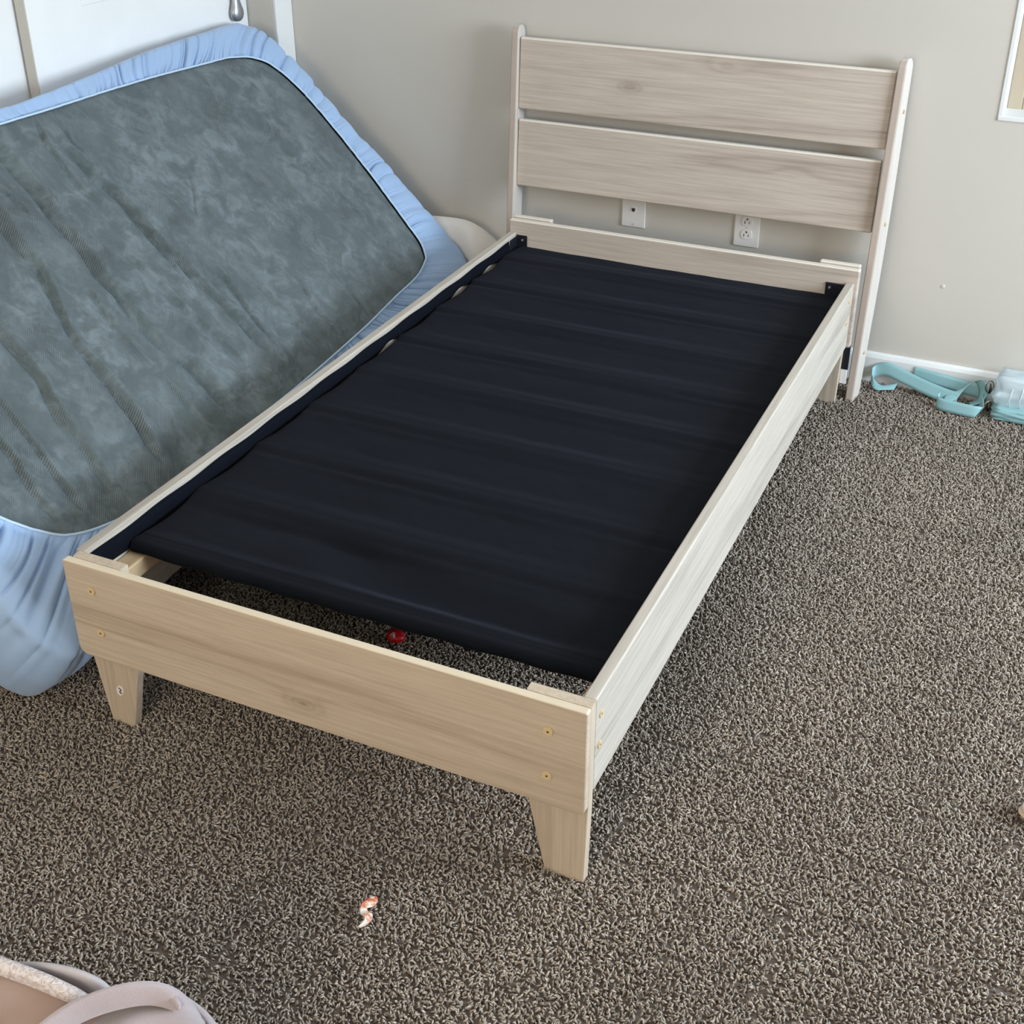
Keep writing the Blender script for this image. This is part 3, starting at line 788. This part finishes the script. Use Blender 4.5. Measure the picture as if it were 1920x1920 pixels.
# ------------------------------------------------------------------ pillow in the corner behind the mattress
nu, nv = 48, 30; V = []; Fc = []
for j in range(nv+1):
    for i in range(nu+1):
        a, b = i/nu*2-1, j/nv*2-1
        ed = max(0, (1-abs(a)**3.0))**.5*max(0, (1-abs(b)**3.0))**.5
        V.append((a, b, ed))
n1 = len(V)
def pil(a, b, ed, sgn):
    x = -.245+.205*a*(1-.06*b*b)
    z = .165+.165*b*(1-.10*a*a)-.085*(a+.1)*smooth01(np.array((a+.1)/1.1))
    y = 2.098+sgn*.046*ed+.006*math.sin(a*9+b*3)*ed
    return (float(x), min(y, WY-.016), max(float(z), 0.0))
P1 = [pil(a, b, e, -1) for a, b, e in V]; P2 = [pil(a, b, e, 1) for a, b, e in V]
V = P1+P2
for j in range(nv):
    for i in range(nu):
        a = j*(nu+1)+i; Fc.append((a, a+1, a+nu+2, a+nu+1)); a += n1; Fc.append((a, a+nu+1, a+nu+2, a+1))
t = NT('pillow_cotton'); t.bump(t.noise(t.coord(), 30, 3), .3, .003); PIL = t.set((.72, .68, .63), .85)
pw = obj('pillow', pymesh('pillow', V, Fc), PIL); tag(pw, 'off-white soft pillow in the corner behind the blue-sheeted mattress', 'pillow')

# ------------------------------------------------------------------ wall plates
def wall_plate(x0, x1, z0, z1, name, label):
    e = empty(name, ((x0+x1)/2, WY, z0), label, 'wall plate')
    bm = bmesh.new(); box(bm, x0, x1, WY-.006, WY, z0, z1, .0025, 3); obj('plate', bm, PLATE, e); return e
pl = wall_plate(.277, .352, .362, .476, 'phone_jack', 'white single phone jack plate on the wall behind the headboard, left one')
px_, pz_ = .3145, .419
bm = bmesh.new(); box(bm, px_-.009, px_+.009, WY-.0078, WY-.005, pz_-.009, pz_+.009, .001); jk = obj('jack', bm, PLATE, pl)
bm = bmesh.new(); box(bm, px_-.0055, px_+.0055, WY-.0084, WY-.0070, pz_-.005, pz_+.003); box(bm, px_-.003, px_+.003, WY-.0084, WY-.0070, pz_-.008, pz_-.005); obj('socket_hole', bm, DARK, jk)
for z in (.371, .467):
    bm = bmesh.new(); cyl(bm, (px_, WY-.0066, z), (0, -1, 0), .0028, .0016, 12); obj('screw', bm, plain('plate_screw', (.5, .5, .48), .4), pl)
po = wall_plate(.629, .705, .352, .467, 'power_outlet', 'white duplex power outlet on the wall behind the headboard, right one')
ox, oz = .667, .4095
for dz in (-.0195, .0195):
    bm = bmesh.new(); prism(bm, rounded_rect(ox-.0165, ox+.0165, oz+dz-.0145, oz+dz+.0145, (.011,)*4), 1, WY-.0085, WY-.005, .0006, 1)
    rc = obj('receptacle', bm, PLATE, po)
    bm = bmesh.new()
    box(bm, ox-.0075, ox-.0055, WY-.0091, WY-.0080, oz+dz-.007, oz+dz+.002); box(bm, ox+.0055, ox+.0073, WY-.0091, WY-.0080, oz+dz-.006, oz+dz+.001)
    cyl(bm, (ox, WY-.0086, oz+dz+.0075), (0, -1, 0), .0027, .0012, 10)
    obj('slot', bm, DARK, rc)
bm = bmesh.new(); cyl(bm, (ox, WY-.0066, oz), (0, -1, 0), .0028, .0016, 12); obj('screw', bm, plain('plate_screw2', (.6, .6, .57), .4), po)

# ------------------------------------------------------------------ clear bag with aqua straps by the baseboard
bagr = empty('clear_bag', (1.30, 2.11, 0), 'clear plastic bag with aqua straps and metal clasps by the baseboard', 'bag')
t = NT('aqua_webbing'); t.bump(t.noise(t.coord(scale=(1, 1, 1)), 600, 2), .3, .0004)
AQ = t.set(t.mix(t.noise(t.coord(), 12, 3), (.215, .40, .425), (.275, .48, .50)), .45)
t.b.inputs['Transmission Weight'].default_value = 0.0
def ribbon(name, pts, ups, width, parent, th=.0012):
    """ribbon through pts; ups gives the across direction at every point"""
    N = 14*(len(pts)-1)+1
    P = np.array(pts, float); Q = np.array(ups, float); tt = np.linspace(0, len(pts)-1, N)
    def cr(A):
        out = []
        for q in tt:
            i = min(int(q), len(A)-2); f = q-i
            p0, p1, p2, p3 = A[max(i-1, 0)], A[i], A[i+1], A[min(i+2, len(A)-1)]
            out.append(.5*((2*p1)+(-p0+p2)*f+(2*p0-5*p1+4*p2-p3)*f*f+(-p0+3*p1-3*p2+p3)*f**3))
        return np.array(out)
    C, D = cr(P), cr(Q); D /= np.linalg.norm(D, axis=1)[:, None]
    V = []; F = []; m = 5
    for c_, d_ in zip(C, D):
        for k in range(m): V.append(c_+d_*width*(k/(m-1)-.5))
    for i in range(N-1):
        for k in range(m-1): F.append((i*m+k, i*m+k+1, (i+1)*m+k+1, (i+1)*m+k))
    V = np.array(V); V[:, 1] = np.minimum(V[:, 1], WY-.0165); V[:, 2] = np.maximum(V[:, 2], .0)
    o = obj(name, pymesh(name, V, F), AQ, parent); md = o.modifiers.new('t', 'SOLIDIFY'); md.thickness = th; md.offset = 0
    return o
UP = (0, 0, 1)
# long band: rises at the left against the baseboard, runs right and down
ribbon('strap', [(1.085, 2.128, .030), (1.094, 2.140, .040), (1.125, 2.140, .050), (1.18, 2.128, .040), (1.24, 2.112, .028), (1.30, 2.098, .020), (1.335, 2.092, .018)],
       [(-.1, .3, 1), (0, .25, 1), (0, .3, 1), (0, .45, 1), (0, .5, 1), (0, .5, 1), (0, .5, 1)], .040, bagr)
# small loop turned back below it at the left
ribbon('strap', [(1.086, 2.125, .022), (1.098, 2.105, .012), (1.115, 2.098, .008), (1.135, 2.104, .010), (1.16, 2.112, .014)],
       [(0, .6, 1), (.1, .8, .6), (.3, .9, .35), (.3, .9, .4), (.2, .8, .6)], .024, bagr)
# second layer behind, sinking between band and wall
ribbon('strap', [(1.20, 2.146, .050), (1.26, 2.140, .046), (1.32, 2.138, .040), (1.38, 2.135, .034), (1.41, 2.130, .030)],
       [(0, .15, 1)]*5, .040, bagr)
# standing twist loop
ribbon('strap', [(1.300, 2.085, .014), (1.335, 2.100, .030), (1.362, 2.118, .062), (1.385, 2.122, .070), (1.398, 2.112, .045), (1.392, 2.095, .022), (1.370, 2.088, .012)],
       [(.1, .9, .5), (.2, .6, .8), (.8, .1, .6), (.95, -.2, .2), (.6, -.5, -.1), (.3, -.9, .1), (.1, -1, .2)], .034, bagr)
# front flat piece folded on the carpet
ribbon('strap', [(1.288, 2.070, .022), (1.284, 2.050, .020), (1.300, 2.040, .018), (1.34, 2.034, .018), (1.385, 2.030, .018), (1.402, 2.034, .018)],
       [(0, .3, 1), (0, .2, 1), (0, .25, 1), (0, .3, 1), (.1, .3, 1), (.5, .4, 1)], .034, bagr)
ribbon('strap', [(1.405, 2.045, .016), (1.40, 2.075, .022), (1.395, 2.10, .030), (1.41, 2.12, .028)], [(.5, .2, 1)]*4, .030, bagr)
# metal clasps
for (c0, r, tilt) in (((1.414, 2.100, .070), .018, .5), ((1.420, 2.078, .022), .014, 1.0)):
    ring = []
    for k in range(24):
        a = 2*math.pi*k/24; ring.append(Vector(c0)+Vector((math.cos(a)*r*.55, math.cos(a)*r*.5*tilt, math.sin(a)*r)))
    ring = [Vector((q.x, q.y, max(q.z, .006))) for q in ring]
    v, f = tube(ring, .0022, 8, closed=True); rg = obj('clasp_ring', pymesh('clasp_ring', v, f), plain('clasp_brass', (.36, .30, .22), .3, Metallic=.9), bagr)
    v, f = tube([Vector(c0)+Vector((.002, -.004, -r)), Vector(c0)+Vector((.004, -.006, -r*.2)), Vector(c0)+Vector((.001, -.004, r*.7))], [.0035, .004, .002], 8)
    v = [Vector((q.x, q.y, max(q.z, .003))) for q in v]
    obj('clasp_hook', pymesh('clasp_hook', v, f), plain('clasp_dark', (.12, .10, .08), .3, Metallic=.9), rg)
# translucent pouch body: crumpled clear vinyl
t = NT('clear_vinyl'); t.bump(t.noise(t.coord(), 45, 3), .5, .003)
VIN = t.set((.86, .94, .97), .18, IOR=1.25); t.b.inputs['Transmission Weight'].default_value = .62
def soft_box(x0, x1, y0, y1, z0, z1, amp, seed, rnd=.25):
    bm = bmesh.new(); bmesh.ops.create_cube(bm, size=2); bmesh.ops.subdivide_edges(bm, edges=bm.edges[:], cuts=11, use_grid_fill=True)
    for v_ in bm.verts:
        c = v_.co.copy(); l = max(abs(c.x), abs(c.y), abs(c.z)); s = c.normalized()*1.25
        c = c.lerp(s, rnd); nn = mnoise.noise(Vector((c.x*2.2, c.y*2.2, c.z*2.2+seed)))*amp
        c *= (1+nn)
        v_.co = Vector(((x0+x1)/2+c.x*(x1-x0)/2, (y0+y1)/2+c.y*(y1-y0)/2, (z0+z1)/2+c.z*(z1-z0)/2))
        v_.co.y = min(v_.co.y, WY-.016); v_.co.z = max(v_.co.z, 0)
    return bm
bb = obj('pouch', soft_box(1.436, 1.64, 2.062, 2.146, .030, .118, .16, 3), VIN, bagr, smooth=True)
for k, xk in enumerate((1.478, 1.505)):
    v, f = tube([(xk, 2.062, .030), (xk-.006, 2.056, .060), (xk-.001, 2.060, .090), (xk-.003, 2.085, .117)], .0018, 6); obj('seam', pymesh('seam', v, f), VIN, bb)
bm = soft_box(1.434, 1.65, 2.040, 2.140, .0, .036, .10, 8, .18); obj('pouch_base', bm, AQ, bagr, smooth=True)

# ------------------------------------------------------------------ small floor items
t = NT('paper_scrap'); n_ = t.noise(t.coord(loc=(.2, .3, 0)), 70, 2)
PAP = t.set(t.ramp(n_, [(.45, (.74, .66, .58)), (.56, (.55, .22, .12)), (.64, (.42, .05, .03))]), .6)
v = []; f = []
path = [(.737, -.170, .014, .000), (.733, -.180, .012, .009), (.729, -.190, .015, .008), (.726, -.199, .017, .004), (.732, -.205, .010, .009), (.740, -.209, .016, .010), (.746, -.214, .013, .006), (.743, -.222, .010, .003), (.737, -.234, .008, .0005)]
for i, (x, y, z, wd) in enumerate(path):
    a = Vector(path[min(i+1, len(path)-1)][:3])-Vector(path[max(i-1, 0)][:3]); sd = a.cross(Vector((0, 0, 1))).normalized()
    for k in (-1, 0, 1): v.append(Vector((x, y, z+.004*(k == 0)*(1 if i % 3 else -1)+.003*k))+sd*wd*k)
for i in range(len(path)-1):
    for k in range(2): f.append((i*3+k, i*3+k+1, i*3+k+4, i*3+k+3))
ps = obj('paper_scrap', pymesh('paper_scrap', v, f), PAP); md = ps.modifiers.new('s', 'SUBSURF'); md.levels = 2; md.render_levels = 2
md = ps.modifiers.new('t', 'SOLIDIFY'); md.thickness = .0005
tag(ps, 'small torn scrap of red and white paper on the carpet in front', 'paper scrap')
# red wrapper under the bed
t = NT('red_wrapper'); RED = t.set(t.mix(t.noise(t.coord(), 60, 2), (.60, .012, .018), (.42, .006, .010)), .35)
bm = bmesh.new(); bmesh.ops.create_icosphere(bm, subdivisions=3, radius=1)
for v_ in bm.verts:
    c = v_.co*(1+.22*mnoise.noise(v_.co*2.5)); v_.co = Vector((.417+c.x*.021, .462+c.y*.017, .012+c.z*.014))
rw = obj('candy_wrapper', bm, RED, smooth=True); tag(rw, 'small red wrapper with white mark on carpet beneath the bed', 'wrapper')
mark = []
for pts_ in ([(-.006, -.006), (.006, -.007)], [(-.005, -.003), (.001, .006), (.004, .003), (.002, -.001), (.006, -.002), (.003, -.005)], [(-.002, 0), (.003, -.003)]):
    q = []
    for (a, b) in pts_: q.append(Vector((.417+a, .462-.010+b*.5, .012+.0115+b*.55)))
    mark.append(tube(q, .0011, 5))
V = []; F = []
for (v, f) in mark:
    n = len(V); V += v; F += [tuple(i+n for i in q) for q in f]
obj('white_mark', pymesh('white_mark', V, F), plain('white_ink', (.85, .75, .75), .5), rw)
# white rounded object at the right edge of the photo: toe of a shoe
sh = empty('shoe', (1.74, .50, 0), 'white rounded shoe toe with tan sole at right edge of the carpet', 'shoe')
def shoe_bm(z0, z1, grow, dome):
    bm = bmesh.new(); bmesh.ops.create_uvsphere(bm, u_segments=40, v_segments=20, radius=1)
    for v_ in bm.verts:
        c = v_.co; l = .135+grow; wq = (.045+grow)*(1-.18*max(0, c.x))
        zz = z0+(z1-z0)*(.5+.5*c.z) if not dome else z0+(z1-z0)*max(0, c.z)**.8*(1-.25*(c.x < 0)*-c.x)
        p = Vector((c.x*l, c.y*wq, 0)); a = math.radians(12); p = Vector((p.x*math.cos(a)-p.y*math.sin(a), p.x*math.sin(a)+p.y*math.cos(a), 0))
        v_.co = Vector((1.806+p.x, .503+p.y, zz))
    return bm
obj('upper', shoe_bm(.018, .075, 0, True), plain('shoe_white', (.82, .80, .75), .5), sh, smooth=True)
so = obj('sole', shoe_bm(-.003, .026, .004, False), plain('shoe_sole', (.62, .50, .36), .6), sh, smooth=True)

# ------------------------------------------------------------------ blankets at the near left corner
t = NT('plush_lavender'); nn = t.noise(t.coord(), 340, 3, .7)
t.bump(t.math('ADD', nn, t.math('MULTIPLY', t.noise(t.coord(), 60, 3), .8)), .5, .0016)
PLUSH = t.set(t.mix(t.noise(t.coord(), 14, 4), (.34, .285, .295), (.44, .38, .395)), .95); t.b.inputs['Sheen Weight'].default_value = .6
t = NT('quilt_satin'); qn = t.noise(t.coord(), 120, 3, .5, 1.5); t.bump(qn, .9, .003)
QUILT = t.set(t.mix(t.ramp(qn, [(.4, 0.0), (.6, 1.0)]), (.50, .42, .39), (.66, .61, .61)), .42)
t = NT('rose_fabric'); ROSE = t.set(t.mix(t.noise(t.coord(), 20, 3), (.30, .215, .185), (.36, .26, .22)), .8)
LAV = plain('grey_lining', (.42, .39, .40), .7)
def pix(u, v, z):
    d = F_ + R_*((u-CX)/F_PX) - U_*((v-CY)/F_PX); tt = (z-CAM[2])/d.z
    return Vector(CAM)+d*tt
def sheet_surf(name, rowsP, mat, parent, sub=2, th=.008, jig=.0):
    m = len(rowsP[0]); V = [p for r in rowsP for p in r]; F = []
    for j in range(len(rowsP)-1):
        for i in range(m-1): a = j*m+i; F.append((a, a+1, a+m+1, a+m))
    o = obj(name, pymesh(name, V, F), mat, parent)
    md = o.modifiers.new('s', 'SUBSURF'); md.levels = sub; md.render_levels = sub
    if th: md = o.modifiers.new('t', 'SOLIDIFY'); md.thickness = th; md.offset = -1
    return o
bl = empty('plush_blanket', (.62, -.80, 0), 'lavender grey plush blanket bunched in folds in the lower left foreground', 'blanket')
def prow(pts): return [Vector(p) for p in pts]
# every fold is a real tube-like roll of cloth: ridge line plus sides falling to the floor
def roll(name, ridge, wl, wr, drop_l, drop_r, mat, parent, steps=9, rip=.0):
    rows = []
    N = len(ridge)
    for i, p in enumerate(ridge):
        p = Vector(p); a = Vector(ridge[min(i+1, N-1)])-Vector(ridge[max(i-1, 0)]); a.z = 0; a.normalize(); s = Vector((a.y, -a.x, 0))
        r = []
        for k in range(-steps, steps+1):
            q = k/steps; wd = wr if q > 0 else wl; dr = drop_r if q > 0 else drop_l
            ang = abs(q)*math.pi*.5
            off = wd*math.sin(ang)*(1 if q > 0 else -1); dz = -(dr)*(1-math.cos(ang))
            r.append(p+s*off+Vector((0, 0, dz+rip*math.sin(i*2.1+k*.9))))
        rows.append(r)
    return sheet_surf(name, rows, mat, parent, 2, .006)
g = lambda u, v, z: tuple(pix(u, v, z))
roll('fold', [g(20, 1975, .28), g(60, 1935, .29), g(105, 1898, .30), (pix(150, 1872, .305)), g(200, 1854, .31), g(250, 1843, .31), g(290, 1843, .305), g(322, 1852, .298), g(346, 1868, .280), g(366, 1893, .252), g(380, 1925, .22)], .011, .010, .020, .030, PLUSH, bl, rip=.0008)
rA = [(45, 1950), (95, 1913), (150, 1884), (205, 1866), (255, 1855), (298, 1854), (326, 1864), (340, 1882)]
rC = [(135, 2040), (172, 1985), (208, 1938), (245, 1905), (285, 1890), (322, 1889), (352, 1902), (382, 1932)]
fold_rows = [[pix(u+2, v+dv, z) for (u, v) in rA] for dv, z in ((0, .288), (8, .262), (16, .236))]
fold_rows += [[pix(u-3, v-14, .243) for (u, v) in rC], [pix(u, v, .258) for (u, v) in rC], [pix(u-2, v+24, .262) for (u, v) in rC], [pix(u-6, v+70, .250) for (u, v) in rC], [pix(u-10, v+140, .21) for (u, v) in rC], [pix(u-14, v+230, .10) for (u, v) in rC]]
sheet_surf('fold', fold_rows, PLUSH, bl, 2, .006)
roll('fold', [g(325, 1862, .235), g(352, 1878, .235), g(380, 1900, .23), g(402, 1932, .22), g(418, 1980, .19)], .012, .010, .02, .06, PLUSH, bl)
qq = empty('quilt', (.45, -.80, 0), 'white embossed quilt edge over rose lining in the lower left corner', 'quilt')
roll('quilted_border', [g(-60, 1772, .30), g(0, 1800, .30), g(60, 1820, .295), g(110, 1842, .29), (pix(150, 1860, .28)), g(182, 1878, .25)], 0.009, .011, .010, .016, QUILT, qq)
rows = []
for k in range(8):
    q = k/7
    rows.append([pix(u, v+q*150-4, z-.02-q*.05+.01*math.sin(q*5+u*.03)) for (u, v, z) in ((-90, 1772, .30), (-40, 1794, .30), (0, 1812, .30), (60, 1834, .295), (110, 1856, .29), (165, 1880, .28), (215, 1906, .26))])
sheet_surf('lining', rows, ROSE, qq, 2, .004)
# folded grey loop behind the quilt border
lpr = [[pix(u, v+dv, z-dz) for (u, v, z) in ((20, 1806, .275), (60, 1805, .285), (100, 1808, .29), (140, 1817, .288), (175, 1830, .28), (200, 1846, .265), (212, 1862, .24))] for dv, dz in ((3, .012), (0, 0), (9, .006), (24, .022), (48, .05))]
sheet_surf('folded_loop', lpr, LAV, qq, 2, .003)
# body of the heap below, down to the carpet
rows = []
heap = [(.15, -.64), (.30, -.69), (.47, -.70), (.60, -.68), (.70, -.665), (.765, -.70), (.785, -.79)]
for q, z in ((0, .0), (.02, .10), (.08, .18), (.18, .215), (.5, .22), (.8, .20), (1.1, .15), (1.2, .0)):
    rows.append([Vector((x+(.45-x)*q*.2, y-.02-q*.42, z)) for (x, y) in heap])
sheet_surf('under_layer', rows, PLUSH, bl, 2, .006)
t = NT('dark_green_cloth'); GREEN = t.set((.02, .05, .035), .8)
bm = soft_box(.43, .505, -.800, -.750, .205, .272, .2, 4, .5); gc = obj('green_cloth', bm, GREEN, smooth=True); tag(gc, 'dark green cloth tucked in the quilt at the lower left corner', 'cloth')
